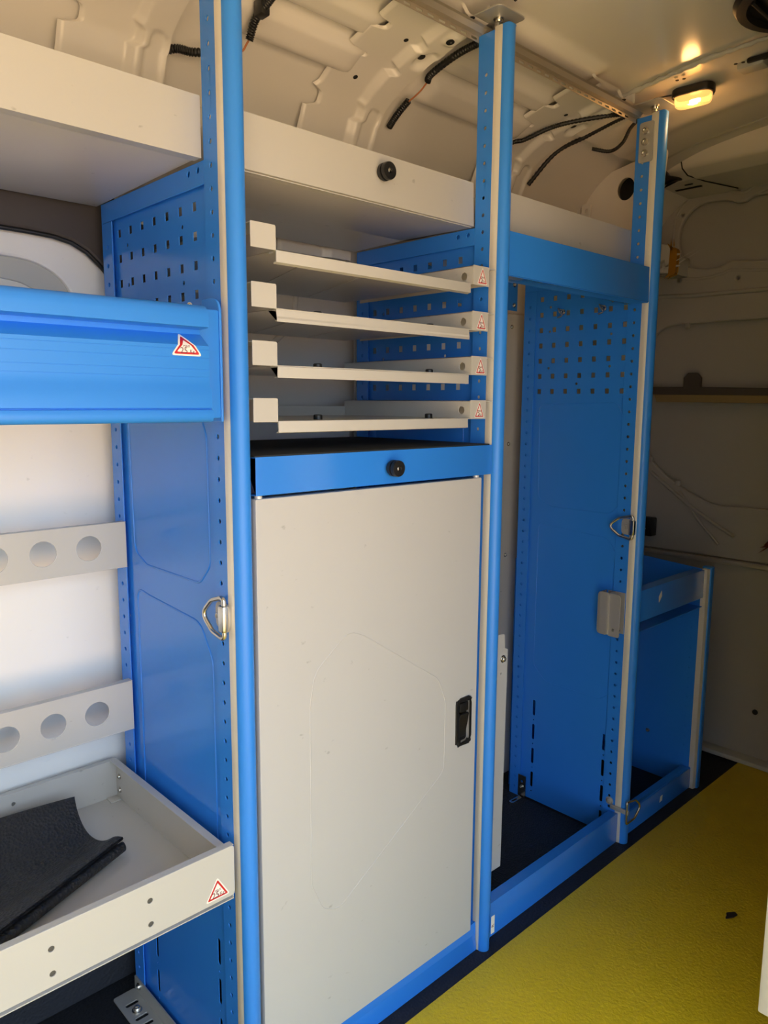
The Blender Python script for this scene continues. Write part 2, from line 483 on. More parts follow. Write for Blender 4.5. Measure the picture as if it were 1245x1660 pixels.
rev2 = [(.2, 1.2), (.2, 1.60), (-.9, 1.60), (-.9, 1.2), (-.60, 1.2), (-.58, 1.36), (-.5, 1.412)] + [(p.x, p.y) for p in crom([(-.16, 1.408, 0), (-.125, 1.403, 0), (-.098, 1.388, 0), (-.08, 1.36, 0), (-.07, 1.32, 0), (-.06, 1.2, 0)], 6)]
ysheet('window_reveal', rev2, [], .006, .468, GREYWALL, wall_left, .002)
lathe('adhesive_blob', [(.0002, .003), (.006, .0025), (.0085, .001), (.009, 0)], (-.082, .4545, 1.474), (0, 1, 0), SLAT, wall_left, 14)
# inner sill bead behind the tray bay
tube('wall_bead', [(.05, .464, 1.30), (.25, .464, 1.31), (.40, .464, 1.33), (.46, .464, 1.38), (.47, .464, 1.48)], .007, BODY, wall_left)

# ---- right wall with the open loading door
wall_right = struct(ysheet('wall_right', rect(XR0, 0, XB, 1.74), [rpoly(rect(-1.45, .001, .28, 1.67), [0, 0, .12, .12], 6)], .05, YR, GREYWALL, None, .004), 'opposite van wall with its loading door open')
wall_rear = struct(box('wall_rear', XR0 - .04, XR0, YR, .5, 0, 1.99, GREYWALL, bev=0), 'closed rear end of the van')

# ---- bulkhead
wall_front = struct(box('wall_front', XB, XB + .04, YR, .5, 0, 1.99, BULKM, bev=0), 'painted metal bulkhead at the cab end')
press = [(.303, 1.796), (.304, 1.735), (.285, 1.682), (.245, 1.655), (.165, 1.652), (.129, 1.667), (.07, 1.660), (.013, 1.655), (-.10, 1.655), (-.70, 1.655), (-.78, 1.70), (-.78, 1.80), (-.70, 1.85), (-.3, 1.856), (.028, 1.856), (.066, 1.858), (.093, 1.845), (.122, 1.846), (.152, 1.859), (.213, 1.864), (.25, 1.858), (.28, 1.835)]
pr_s = [(p.x, p.y) for p in crom([(a, b, 0) for a, b in press], 4, True)]
win = [(.395, 1.33), (.385, 1.42), (.345, 1.463), (.30, 1.473), (.22, 1.474), (0, 1.474), (-.7, 1.474), (-.8, 1.40), (-.8, .93), (-.72, .87), (-.046, .866), (.10, .862), (.165, .875), (.258, .923), (.35, .99), (.385, 1.06), (.395, 1.12)]
win_s = [(p.x, p.y) for p in crom([(a, b, 0) for a, b in win], 4, True)]
slots_b = [slot(.285, 1.93, .085, .006), slot(.245, 1.875, .022, .005)]
bsheet = xsheet('pressed_sheet', rect(-1.2, .685, .46, 1.90), [pr_s, win_s, circle(.301, 1.838, .0055), circle(.298, 1.625, .006), circle(.101, 1.609, .006), circle(.119, 1.883, .006)], .018, 1.975, BULKM, wall_front, .006)
tube('pressed_bead', [(1.978, y + (.022 if y > .15 else 0), z + (.03 if z > 1.75 else -.03)) for y, z in pr_s[:] if y > -.2], .006, BULKM, wall_front)
tube('pressed_bead', [(1.976, .46, 1.60), (1.972, .38, 1.575), (1.972, .25, 1.567), (1.972, -.4, 1.56)], .007, BULKM, wall_front)
tube('pressed_bead', [(1.974, .36, .96), (1.968, .22, .86), (1.968, .12, .80), (1.968, .05, .765)], .006, BULKM, wall_front)
tube('pressed_bead', [(1.974, .25, .90), (1.970, .17, .80), (1.970, .10, .73)], .005, BULKM, wall_front)
for y, z in ((.36, 1.005), (.255, .928), (.255, 1.468)):
    box('panel_clip', 1.962, 1.978, y - .008, y + .008, z - .009, z + .009, DULL, wall_front, bev=.003)
xsheet('lower_panel', rect(-1.2, .02, .46, .668), [], .018, 1.972, BULKM, wall_front, .004)['label'] = 'smooth pale lower half of the bulkhead'
box('ledge', 1.955, 1.995, -1.2, .46, .668, .684, BULKM, wall_front, bev=.004)
box('floor_rail', 1.925, 1.99, -1.2, .46, .004, .022, GREYWALL, wall_front, bev=.006)
lathe('drain_plug', [(.009, 0), (.009, .003), (.0003, .004)], (1.972, -.06, .18), (-1, 0, 0), BLACK, wall_front, 16)
xs = rpoly([(.40, 1.236), (.40, 1.263), (.252, 1.261), (.252, 1.292), (.238, 1.308), (.206, 1.308), (.192, 1.292), (.192, 1.260), (-.035, 1.255), (-.035, 1.29), (-.05, 1.305), (-.08, 1.305), (-.095, 1.29), (-.095, 1.255), (-.9, 1.25), (-.9, 1.222)], .003, 2)
cr = tag(xsheet('bulkhead_rail', xs, [], .014, 1.955, mat('brown_rail', (.07, .058, .05), .6), None, .002), 'dark brown horizontal rail with pointed tabs across the bulkhead', 'rail')
xsheet('foam_strip', [(.345, 1.210), (.355, 1.236), (-.9, 1.222), (-.9, 1.20)], [], .020, 1.953, SLAT, cr, .002)

# ================================================================== RACKING
BEAD_UP = rpoly([(.354, 1.20), (.347, .93), (.30, .911), (.115, .911), (.081, .945), (.083, 1.15), (.11, 1.205)], [.02, .03, .02, .03, .03, .04, .02], 5)
BEAD_LO = rpoly([(.343, .862), (.30, .856), (.118, .845), (.081, .79), (.081, .42), (.12, .39), (.30, .39), (.343, .43)], [.02, .02, .04, .05, .03, .03, .03, .03], 5)
def upright(xp, label, tall=True, sheet_h=1.545, bead=True, dy=0.0):
    g = 'tall blue racking uprights'
    t = thing('racking_upright', label, 'upright', (xp, .2, 0), g if tall else None)
    H = 1.9 if tall else .708
    # perforated side sheet
    holes = []
    if tall:
        for i in range(7):
            for j in range(7):
                holes.append(rect(.100 + .0428 * i - .0055, 1.2355 + .0423 * j - .0065, .100 + .0428 * i + .0055, 1.2355 + .0423 * j + .0065))
        for (yy, zz) in ((.138, 1.466), (.138, 1.383), (.138, 1.30), (.328, 1.466), (.328, 1.40), (.328, 1.30), (.236, 1.256)):
            holes.append(circle(yy, zz, .0035, 8))
        for yy, zs in ((.087, (.30, .267, .22, .17, .122)), (.322, (.30, .25, .2, .15, .10))):
            for k, zz in enumerate((.298, .222, .146, .07)):
                holes.append(slot(yy - .018 * (1 if yy < .2 else 0) * 0, zz - (.028 if yy < .2 else 0) + .0, .0085, .048, 4))
                holes.append(circle(yy, zz - .038 - (.028 if yy < .2 else 0), .0022, 6))
    holes = [[(a + (dy if b > 1 else dy * .6), b) for a, b in h] for h in holes if min(v for _, v in h) > .015]
    zt = sheet_h if tall else .70
    s = xsheet('side_panel', rect(.052, .006, .40 + dy, zt - .002), holes, .0015, xp + .007, BLUE, t, .0003)
    if tall and bead:
        for bd in (BEAD_UP, BEAD_LO):
            tube('embossed_bead', [(xp + .0073, a + dy, b) for a, b in bd], .0021 if xp < .1 else .0013, BLUE, s, True, 2)
    n = int((H - .05) / .032)
    xsheet('front_flange', rect(.019, 0, .058, H - .004), [circle(.0385, .03 + .032 * k, .0036, 8) for k in range(n)], .0025, xp, BLUE, t, .0008)
    nb = int((zt - .05) / .032)
    xsheet('rear_flange', rect(.372 + dy, 0, .41 + dy, zt - .0335 if tall else zt), [circle(.391 + dy, .03 + .032 * k, .0036, 8) for k in range(nb)], .0025, xp, BLUE, t, .0008)
    box('rear_return', xp - .0, xp + .03, .409 + dy, .4115 + dy, .0, zt, BLUE, t, .0005)
    if tall:
        xsheet('top_flange', rect(.058, zt - .033, .41 + dy, zt), [circle(.075, zt - .011, .0042, 10), circle(.102, zt - .011, .0042, 10)], .0025, xp, BLUE, t, .0008)
    # round-nosed post: metal strip on the side, blue cover round the front
    zsheet('post_core', [(xp - .0005, .0188), (xp - .0012, .012), (xp - .0008, .004), (xp + .002, -.002), (xp + .006, -.004), (xp + .024, -.002), (xp + .026, .0188)], [], H, 0, ALU, t, .0005)
    arcp = []
    for k in range(17):
        a = PI * 1.02 + (PI * .96) * k / 16
        arcp.append((xp + .0143 + .0150 * math.cos(a), .0015 + .0160 * math.sin(a)))
    arcp += [(xp + .0292, .018), (xp + .027, .018), (xp + .025, -.001), (xp + .006, -.003), (xp + .001, .0015)]
    zsheet('post_cover', arcp, [], H, 0, BLUEP, t, .0005)
    return t
u1 = upright(0.0, 'blue perforated upright nearest the camera, full height of the frame')
u2 = upright(.6036, 'blue upright between the grey cupboard door and the tall open bay')
u3 = upright(1.2101, 'blue upright with a three hole plate near the lit ceiling lamp', dy=-.033)
plate('barcode_label', rpoly(rect(0, 0, .012, .042), .001), [], .0003, (.6180, -.0213, .044), X, Z, WHITE, u2, .00005)
text('lettering', 'R', .012, (.624, -.0217, .062), Z, -X, INK, u2)
for u, xp in ((u2, .6036), (u3, 1.2101)):
    b = zsheet('roof_bracket', rpoly(rect(xp - .035, -.02, xp + .045, .06), .012, 4), [], .0025, 1.915, DULL, u, .0006)
    bolt('roof_bolt', (xp + .005, .015, 1.915), (0, 0, -1), .0075, b)
    zsheet('post_cap', rpoly(rect(xp + .004, -.011, xp + .030, .017), .008, 3), [], .003, 1.900, BLUEP, u, .001)
    box('stud', xp + .0, xp + .012, .010, .022, 1.90, 1.916, STEEL, u, .002)
# three-hole plate on the far upright
p3 = xsheet('joining_plate', rpoly(rect(.010, 1.788, .048, 1.882), .007, 3), [circle(.029, z, .0055, 12) for z in (1.810, 1.836, 1.862)], .003, 1.2060, DULL, u3, .0008)
for z in (1.809, 1.835, 1.861):
    lathe('ring_nut', [(.0085, 0), (.0085, .004), (.0055, .0045), (.005, .001), (.0003, .001)], (1.206, .031, z), (-1, 0, 0), STEEL, p3, 16)
# two clips hooked into the perforations of the far upright
for y in (.252, .127):
    h = thing('hook_clip', 'small shiny hook on the dark perforated panel, ' + ('nearer the wall' if y > .2 else 'nearer the front post'), 'hook', (1.213, y, 1.445), 'hooks in the perforated panel')
    tube('hook_wire', [(1.213, y, 1.455), (1.195, y + .003, 1.457), (1.19, y - .004, 1.448), (1.20, y - .008, 1.441), (1.209, y + .002, 1.438), (1.20, y + .008, 1.434)], .0022, STEEL, h)
    bolt('hook_plate', (1.2125, y, 1.449), (-1, 0, 0), .006, h)

# short unit beyond the far upright
low = thing('low_rack_unit', 'low dark blue open topped unit in front of the bulkhead', 'rack unit', (1.45, .2, 0))
xl = 1.652
xsheet('side_panel', [(.02, .0), (.41, 0), (.41, .735), (.02, .708)], [circle(.155, .519, .003), circle(.155, .144, .003)], .002, xl, BLUE, low, .0005)
xsheet('front_flange', rect(.012, 0, .05, .708), [circle(.031, .04 + .032 * k, .0032, 8) for k in range(20)], .002, xl - .003, BLUE, low, .0005)
for y, z in ((.155, .519), (.155, .144)): bolt('bolt', (xl - .001, y, z), (-1, 0, 0), .005, low)
zsheet('post_core', [(xl - .002, .012), (xl - .002, -.004), (xl + .012, -.008), (xl + .02, -.004), (xl + .02, .012)], [], .708, 0, ALU, low, .0006)
zsheet('post_cover', rpoly([(xl + .010, .0), (xl + .010, -.012), (xl + .034, -.012), (xl + .038, .0), (xl + .038, .02), (xl + .02, .02)], [0, .006, .012, .004, 0, 0], 4), [], .712, 0, BLUEP, low, .0006)
bent_x('top_beam', [(.035, .706), (.004, .706), (.004, .620), (.030, .620)], .0015, 1.2475, xl - .003, BLUE, low)
bent_x('bottom_beam', [(.035, .070), (.006, .070), (.006, .004)], .0015, 1.2475, xl - .003, BLUE, low)
ysheet('back_panel', rect(1.2475, 0, xl, .735), [], .002, .41, BLUE, low)
zsheet('bin_base', rect(1.2475, .005, xl, .408), [], .002, .59, BLUE, low)
ysheet('small_label', rpoly([(1.362, .655), (1.378, .672), (1.376, .690), (1.360, .674)], .002), [], .0004, .0024, WHITE, low, .0001)
ysheet('small_label', rpoly([(1.445, .028), (1.462, .030), (1.464, .048), (1.450, .046)], .002), [], .0004, .0044, WHITE, low, .0001)

# ---- overhead shelves
def shelf(x0, x1, label, zlo=1.5475):
    t = thing('overhead_shelf', label, 'shelf', ((x0 + x1) / 2, .2, zlo), 'overhead grey shelves')
    bent_x('shelf_pan', [(.42, 1.61), (.42, 1.5495), (.061, 1.5495)], .0015, x0, x1, GREY, t)
    bent_x('front_lip', [(.074, 1.625), (.074, 1.6315), (.0595, 1.6315), (.0595, 1.5475), (.08, 1.5475)], .0015, x0, x1, GREY, t)
    for xa in (x0, x1 - .0015): xsheet('end_lip', rect(.064, 1.551, .418, 1.615), [], .0014, xa, GREY, t, .0003)
    return t
sh1 = shelf(-.64, -.002, 'grey overhead shelf at far left above the blue trough')
sh2 = shelf(.0385, .601, 'grey overhead shelf with a black bumper, above the stack of trays')
sh3 = shelf(.642, 1.207, 'grey overhead shelf above the blue header beam')
bumper(sh2, .352, .0585, 1.598, .0152)
for x, y in ((.075, .105), (.052, .135)):
    zsheet('slot_shade_patch', slot(x, y, .016, .004), [], .0004, 1.5455, VOID, sh2, .0001)
hd = thing('header_beam', 'blue beam across the top of the tall open bay', 'beam', (.92, 0, 1.4516))
bent_x('beam_face', [(.04, 1.536), (.001, 1.536), (.001, 1.4516), (.05, 1.4516)], .0018, .639, 1.207, BLUE, hd)
br = thing('back_rail', 'blue cross rail at the back top of the tall bay', 'rail', (.92, .405, 1.46))
ysheet('rail_face', rect(.642, 1.463, 1.2085, 1.545), [], .002, .405, BLUE, br)
for z in (1.535, 1.478): bolt('bolt', (1.192, .403, z), (0, -1, 0), .005, br)

# ---- blue trough of the left bay
tr = thing('storage_trough', 'bright blue grooved storage trough with a 25 kg sticker', 'trough', (-.35, .1, 1.175))
prof = [(.02, 1.330), (-.020, 1.330), (-.028, 1.328), (-.034, 1.322), (-.035, 1.314), (-.035, 1.3005), (-.030, 1.2995), (-.012, 1.2985), (-.012, 1.2920), (-.034, 1.2755)]
for zg in (1.2705, 1.2595, 1.2445, 1.2345):
    prof += [(-.034, zg + .0005), (-.0337, zg + .0003), (-.0337, zg - .0003), (-.034, zg - .0005)]
prof += [(-.034, 1.2225), (-.039, 1.2150), (-.039, 1.1930), (-.037, 1.1920), (-.037, 1.1912), (-.041, 1.1905), (-.043, 1.187), (-.043, 1.181), (-.040, 1.176), (-.035, 1.174), (.02, 1.174)]
bent_x('front_profile', prof, .0022, -.66, -.053, BLUEP, tr, .0001)
zsheet('trough_base', rect(-.66, .0, -.053, .36), [], .002, 1.178, BLUE, tr)
bent_x('trough_back', [(.36, 1.178), (.36, 1.25)], .002, -.66, -.053, BLUE, tr)
ep = xsheet('end_plate', rpoly([(.003, 1.173), (.052, 1.173), (.052, 1.348), (.003, 1.348)], [.002, .002, .004, .024], 6), [], .004, -.0135, BLUEP, tr, .001)
box('end_block', -.053, -.0135, .003, .05, 1.178, 1.330, BLUEP, tr, .003)
bolt('pivot', (-.050, .02, 1.3345), (0, -1, 0), .003, tr)
st = sticker(tr, (-.0865, -.0342, 1.2615), X, Z, .046, .031, '25Kg')
for o_ in [st] + list(st.children):              # pressed onto the fold: its tip leans back with the sloping face
    bm_ = bmesh.new(); bm_.from_mesh(o_.data)
    bmesh.ops.bisect_plane(bm_, geom=bm_.verts[:] + bm_.edges[:] + bm_.faces[:], plane_co=(0, 0, 1.2755), plane_no=(0, 0, 1))
    bm_.to_mesh(o_.data); bm_.free()
    for v in o_.data.vertices:
        if v.co.z > 1.2755: v.co.y += (v.co.z - 1.2755) * 1.333

# ---- two perforated rails on the wall
for z0, z1, nm in ((.899, .984, 'upper'), (.585, .681, 'lower')):
    pr_ = thing('perforated_rail', f'{nm} of two grey wall rails with a row of big round holes', 'rail', (-.33, .4, z0), 'grey wall rails with round holes')
    zc = (z0 + z1) / 2 + .001
    ysheet('rail_face', rpoly(rect(-.66, z0, -.003, z1), [.004] * 4, 2), [circle(-.072 - .0785 * k, zc, .0222, 32) for k in range(8)], .0018, .362, GREY, pr_, .0006)
    zsheet('top_fold', rect(-.66, .360, -.003, .375), [], .0018, z1 - .0018, GREY, pr_)
    zsheet('bottom_fold', rect(-.66, .360, -.003, .375), [], .0018, z0, GREY, pr_)
    for x in (-.6, -.3): box('rail_bracket', x - .015, x + .015, .375, .456, z0 + .002, z0 + .03, GREY, pr_, .001)

# ---- lower left tray
lt = thing('shelf_tray', 'grey open tray at lower left holding the black rubber mat', 'tray', (-.33, .2, .43))
hl = [circle(-.153, z, .0042, 12) for z in (.488, .451)] + [circle(-.292, z, .0042, 12) for z in (.486, .450)] + [circle(-.47, z, .0042, 12) for z in (.486, .450)]
ysheet('front_lip', rpoly(rect(-.66, .432, -.012, .516), [.003, .006, .006, .003], 3), hl, .0018, .0018, GREY, lt, .0007)
for lp_ in hl:
    cxh = sum(p[0] for p in lp_) / len(lp_); czh = sum(p[1] for p in lp_) / len(lp_)
    lathe('rivet', [(.0042, 0), (.0042, .001), (.0003, .0015)], (cxh, .0026, czh), (0, -1, 0), DARKRIV, lt, 12)
zsheet('lip_hem', rect(-.66, .0018, -.012, .013), [], .0018, .5142, GREY, lt)
zsheet('tray_base', rect(-.66, .0018, -.0135, .428), [], .0018, .424, GREY, lt)
xsheet('side_wall', rect(.004, .425, .428, .503), [], .0018, -.0140, GREY, lt)
zsheet('side_hem', rect(-.026, .010, -.0125, .428), [], .0022, .502, GREY, lt)
ysheet('back_wall', rect(-.66, .425, -.0125, .500), [circle(-.205, .480, .0036, 10)], .0018, .430, GREY, lt)
zsheet('back_hem', rect(-.66, .428, -.0125, .440), [], .0022, .499, GREY, lt)
for z in (.472, .444): bolt('corner_bolt', (-.0140, .412, z), (-1, 0, 0), .0045, lt)
box('corner_tab', -.036, -.016, .405, .427, .4258, .4285, GREY, lt, .001)
sticker(lt, (-.043, -.0001, .4385), X, Z, .043, .036, '25Kg')

# ---- rubber mat, its near edge rolled over
def mat_mesh():
    d = Vector((-.908, -.419, 0)); n = Vector((-.419, .908, 0)).normalized()
    n = Vector((-.16, 1.0, 0)).normalized()
    base = Vector((-.092, .228, 0))
    prof = []
    r0 = .0135
    # spiral roll, then the sheet lying back
    for k in range(26):
        a = -PI * .5 - 2.6 * PI * (1 - k / 25)
        r = .006 + (r0 - .006) * (k / 25)
        prof.append((r * math.cos(a) * -1, r0 + .0035 + r * math.sin(a)))
    # leave the roll tangentially over the top towards the back
    tail = [(-.004, .0305), (.012, .0285), (.03, .0165), (.05, .010), (.075, .0115), (.10, .021), (.125, .036), (.150, .052)]
    prof = [(r0 * math.cos(a), r0 + .0035 + r0 * math.sin(a)) for a in [(-2.4 * PI + 2.9 * PI * k / 30) for k in range(31)]]
    prof = [(q[0] * (.35 + .65 * k / 30), r0 + .0035 + (q[1] - r0 - .0035) * (.35 + .65 * k / 30)) for k, q in enumerate(prof)]
    tailc = [(p.x, p.y) for p in crom([(a, b, 0) for a, b in tail], 6)]
    prof += tailc[1:]
    NL = 46; L = .52
    vs_, fs = [], []
    t = .0028
    ring = []
    P2 = offset_line(prof, t)
    m_ = len(P2)
    for j in range(NL + 1):
        s = L * j / NL
        for (a, b) in P2:
            aa = max(0, a)
            back = aa / .15
            dirv = d.lerp(Vector((-1, .10, 0)), min(1, back * 1.05)).normalized()
            edge = base + n * a + Vector((-.03 * back * (1 - back) * 2.2, 0, 0))
            q = edge + dirv * s
            lift = .006 * math.sin(s * 14 + 1) * min(1, back * 1.5) * .5 + .012 * back * s / L
            vs_.append((q.x, q.y, .4262 + b + max(-.004 * back, lift)))
    for j in range(NL):
        for k in range(m_):
            k2 = (k + 1) % m_
            fs.append((j * m_ + k, j * m_ + k2, (j + 1) * m_ + k2, (j + 1) * m_ + k))
    me = bpy.data.meshes.new('rubber_mat'); 
    h = m_ // 2
    for k in range(h - 1):
        fs.append((k, m_ - 1 - k, m_ - 2 - k, k + 1)[::-1])
    me.from_pydata(vs_, [], fs); me.update()
    return me
tag(link('rubber_mat', mat_mesh(), RUBBER, None, True, 60), 'black textured rubber mat rolled up in the lower left tray', 'mat')

# ---- foot bracket at the base of the near upright
fb = thing('foot_bracket', 'slotted galvanised angle bracket bolted at the foot of the near upright', 'bracket', (-.02, .33, 0))
hs = [slot(-.0265, .375 - .022 * k, .026, .0085) for k in range(8) if k != 1]
zsheet('foot_plate', rpoly(rect(-.050, .20, -.003, .412), .006, 3), hs, .003, .002, DULL, fb, .0008)
xsheet('upright_leg', rpoly(rect(.20, .002, .412, .034), .005, 3), [], .003, -.0032, DULL, fb, .0008)
bolt('bolt', (-.0265, .352, .005), (0, 0, 1), .0075, fb)
bolt('bolt', (-.0032, .39, .021), (-1, 0, 0), .0055, fb)

# ---- four slide-in trays
ZT = (1.4235, 1.3395, 1.2555, 1.1715)
ORD = ('topmost', 'second', 'third', 'lowest')
for k, z in enumerate(ZT):
    t = thing('slide_tray', f'{ORD[k]} of the four shallow grey slide in trays', 'tray', (.31, .2, z), 'shallow grey slide in trays')
    zsheet('tray_base', rect(.083, .002, .536, .375), [], .0015, z, GREY, t, .0003)
    bent_x('front_lip', [(.02, z), (.0012, z), (.0012, z - .0165), (.008, z - .0175)], .0015, .0845, .5285, GREY, t)
    xsheet('side_wall', rect(.002, z, .375, z + .035), [], .0015, .083, GREY, t, .0003)
    xsheet('side_wall', rect(.002, z, .375, z + .035), [circle(.0235, z + .0165, .0075, 20)], .0015, .5345, GREY, t, .0003)
    zsheet('runner', rect(.0395, .002, .0845, .375), [], .0015, z + .0335, GREY, t, .0003)
    zsheet('runner', rect(.5345, .002, .6015, .375), [], .0015, z + .0335, GREY, t, .0003)
    xsheet('runner', rect(.004, z + .002, .375, z + .034), [], .0012, .581, GREY, t, .0003)
    ysheet('back_wall', rect(.083, z, .536, z + .022), [], .0015, .375, GREY, t, .0003)
    ysheet('front_tab', rpoly(rect(.039, z, .0835, z + .036), [.001, .001, .003, .001], 3), [], .0015, .0015, GREY, t, .0005)
    rt = ysheet('front_tab', rpoly(rect(.5345, z, .5815, z + .036), [.001, .001, .001, .001], 3), [], .0015, .0015, GREY, t, .0005)
    sticker(rt, (.561, -.0001, z + .0025), X, Z, .030, .0315, '2Kg')
    for bx_, by in ((.2, .05), (.47, .05)):
        lathe('bumper_foot', [(.0075, 0), (.0075, .007), (.006, .0085), (.0003, .0085)], (bx_, by, z + .0015), (0, 0, 1), BLACK, t, 14)
    if k < 2:
        for x in (.22, .36): tube('stiffening_crease', [(x - .05, .03, z - .0002), (x + .06, .36, z - .0002)], .0012, GREY, t, res=1)

# ---- worktop over the cupboard
wt = thing('worktop', 'blue fronted worktop with dark rubber surface and black bumper', 'worktop', (.32, .2, 1.06))
bent_x('front_face', [(.03, 1.1185), (-.004, 1.1185), (-.004, 1.0605), (.02, 1.0605)], .0018, .0385, .600, BLUE, wt)
zsheet('top_panel', rect(.0385, .0, .6015, .405), [], .002, 1.1155, BLUE, wt)
zsheet('rubber_surface', rpoly(rect(.041, .002, .599, .40), .002, 2), [], .003, 1.1185, WORKMAT, wt, .0008)
bumper(wt, .317, -.006, 1.089)

# ---- cupboard door
dr = thing('cupboard_door', 'large plain grey cupboard door with a black flush latch', 'door', (.31, 0, .066))
bead = rpoly([(.140, .70), (.150, .755), (.225, .812), (.262, .795), (.455, .668), (.478, .615), (.477, .47), (.455, .455), (.20, .30), (.165, .318), (.140, .375)],
             [.05, .05, .05, .03, .05, .04, .05, .06, .05, .03, .05], 6)
dp = ysheet('door_panel', rpoly(rect(.0395, .0655, .5735, 1.0555), .002, 2), [rpoly(rect(.512, .509, .557, .606), .008, 4)], .018, .0178, DOORM, dr, .0012)
tube('embossed_bead', [(a, .0005, b) for a, b in bead], .0013, DOORM, dp, True, 2)
la = ysheet('latch', rpoly(rect(.5115, .5085, .5575, .6065), .008, 4), [rpoly(rect(.518, .516, .5515, .600), .006, 3)], .004, .0008, BLACK, dr, .001)
ysheet('latch_pan', rect(.512, .509, .557, .606), [], .003, .014, BLACK, la)
plate('latch_lever', rpoly(rect(-.0145, 0, .0145, .055), .005, 3), [], .004, (.535, .011, .520), X, (0, -.18, 1), BLACK, la, .001)
box('latch_button', .521, .549, -.0015, .011, .577, .597, BLACK, la, .003)
for x in (.05, .565): lathe('hinge_pin', [(.006, 0), (.006, .0045), (.0003, .0045)], (x, .008, 1.0555), (0, 0, 1), ALU, dr, 14)
pl = thing('plinth', 'blue plinth strip below the cupboard door', 'plinth', (.32, .01, 0))
bent_x('plinth_face', [(.05, .0625), (.006, .0625), (.006, .001)], .0018, .0385, .6015, BLUE, pl)
si = thing('sill_beam', 'blue floor sill across the tall open bay', 'beam', (.92, .02, 0))
bent_x('sill_face', [(.04, .075), (.036, .0855), (.009, .0855), (.009, .001), (.03, .001)], .0018, .642, 1.2085, BLUE, si)
tm = tag(zsheet('bay_floor_mat', rect(.625, .045, 1.208, .44), [], .004, .0005, RUBBER, None, .001), 'black rubber mat on the floor of the tall open bay', 'mat')

# ---- lock plate beside the cupboard, behind the middle upright
kp = thing('lock_plate', 'tall narrow pale plate behind the middle upright with a bolt', 'plate', (.70, .06, .107))
ysheet('plate_sheet', rpoly([(.643, .108), (.753, .108), (.757, .645), (.746, .650), (.744, .684), (.643, .690)], [.002, .002, .002, .002, .010, .002], 4), [circle(.733, .592, .0022, 8)], .002, .062, DOORM, kp, .0006)
bolt('bolt', (.738, .060, .626), (0, -1, 0), .0065, kp)
box('mounting_tab', .622, .66, .062, .066, .15, .60, DOORM, kp, .0005)

# ---- lashing rings
def ring_pts(yc, zc, hy, hz, dirn, x):
    """D shape in a plane of constant x: straight leg then bow"""
    p = rpoly([(0, hz), (0, -hz), (dirn * hy * .55, -hz * .72), (dirn * hy, 0), (dirn * hy * .55, hz * .72)], [hz * .22, hz * .22, hz * .5, hz * .45, hz * .5], 6)
    return [(x, yc + a, zc + b) for a, b in p]
def ring(label, xp, yc, zc, hy, hz, swing=0.0):
    t = thing('lashing_ring', label, 'ring', (xp, yc, zc), 'steel lashing rings on the posts')
    pts = []
    for (x, y, z) in ring_pts(yc, zc, hy, hz, 1, xp - .010):
        o_ = y - yc
        pts.append((x - math.sin(swing) * o_, yc + math.cos(swing) * o_, z))
    tube('ring_wire', pts, .0036, STEEL, t, True, 3)
    c = box('ring_clamp', xp - .0165, xp - .0035, yc - .007, yc + .010, zc - hz * .62, zc + hz * .62, STEEL, t, .004)
    xsheet('clamp_plate', rpoly(rect(yc - .003, zc - .021, yc + .036, zc + .021), .012, 4), [], .003, xp - .0032, DULL, t, .0008)
    bolt('bolt', (xp - .0032, yc + .022, zc), (-1, 0, 0), .0065, t, DULL)
    return t
ring('steel lashing ring halfway up the near upright', 0.0, .016, .876, .054, .034, .12)
ring('steel lashing ring on the far upright above the grey clip', 1.2101, .006, .884, .066, .032, .15)
# the ring near the floor hangs out over the sill
t = thing('lashing_ring', 'steel lashing ring near the floor on the far upright', 'ring', (1.2101, 0, .1), 'steel lashing rings on the posts')
tube('ring_wire', [(1.207 + a, -.020 - .10 * a, .098 + b) for a, b in rpoly([(-.004, .033), (-.004, -.031), (.035, -.026), (.062, .002), (.035, .028)], [.006, .006, .02, .025, .02], 6)], .003, STEEL, t, True)
bolt('bolt', (1.2101, .036, .112), (-1, 0, 0), .0085, t, DULL)
box('ring_clamp', 1.2015, 1.2085, -.024, .030, .094, .106, DULL, t, .002)

# ---- grey clip on the far upright
cl = thing('clip_bracket', 'grey folded clip halfway down the far upright', 'bracket', (1.205, .05, .59), None)
xsheet('clip_side', rpoly(rect(.050, .592, .080, .708), [.006, .012, .012, .004], 4), [], .002, 1.172, DULL, cl, .0006)
xsheet('clip_side', rpoly(rect(.016, .590, .050, .706), [.006, .006, .014, .014], 4), [circle(.034, .608, .004)], .002, 1.176, DULL, cl, .0006)
xsheet('clip_back', rect(.020, .594, .070, .706), [], .002, 1.206, DULL, cl, .0006)
for y in (.050, .077): ysheet('clip_web', rect(1.172, .594, 1.2075, .706), [], .002, y, DULL, cl, .0005)
tube('cross_pin', [(1.186, .085, .610), (1.186, .018, .608)], .002, STEEL, cl)
# ---- corner bracket at the back of the tall bay
cb = thing('corner_bracket', 'small zinc corner bracket at the back floor corner of the tall bay', 'bracket', (1.19, .37, .004))
zsheet('foot', slot(1.178, .330, .05, .016), [slot(1.172, .330, .026, .006)], .003, .0046, STEEL, cb)
xsheet('leg', rect(.316, .006, .344, .075), [circle(.330, .055, .004)], .003, 1.207, STEEL, cb)
bolt('bolt', (1.207, .330, .038), (-1, 0, 0), .005, cb)

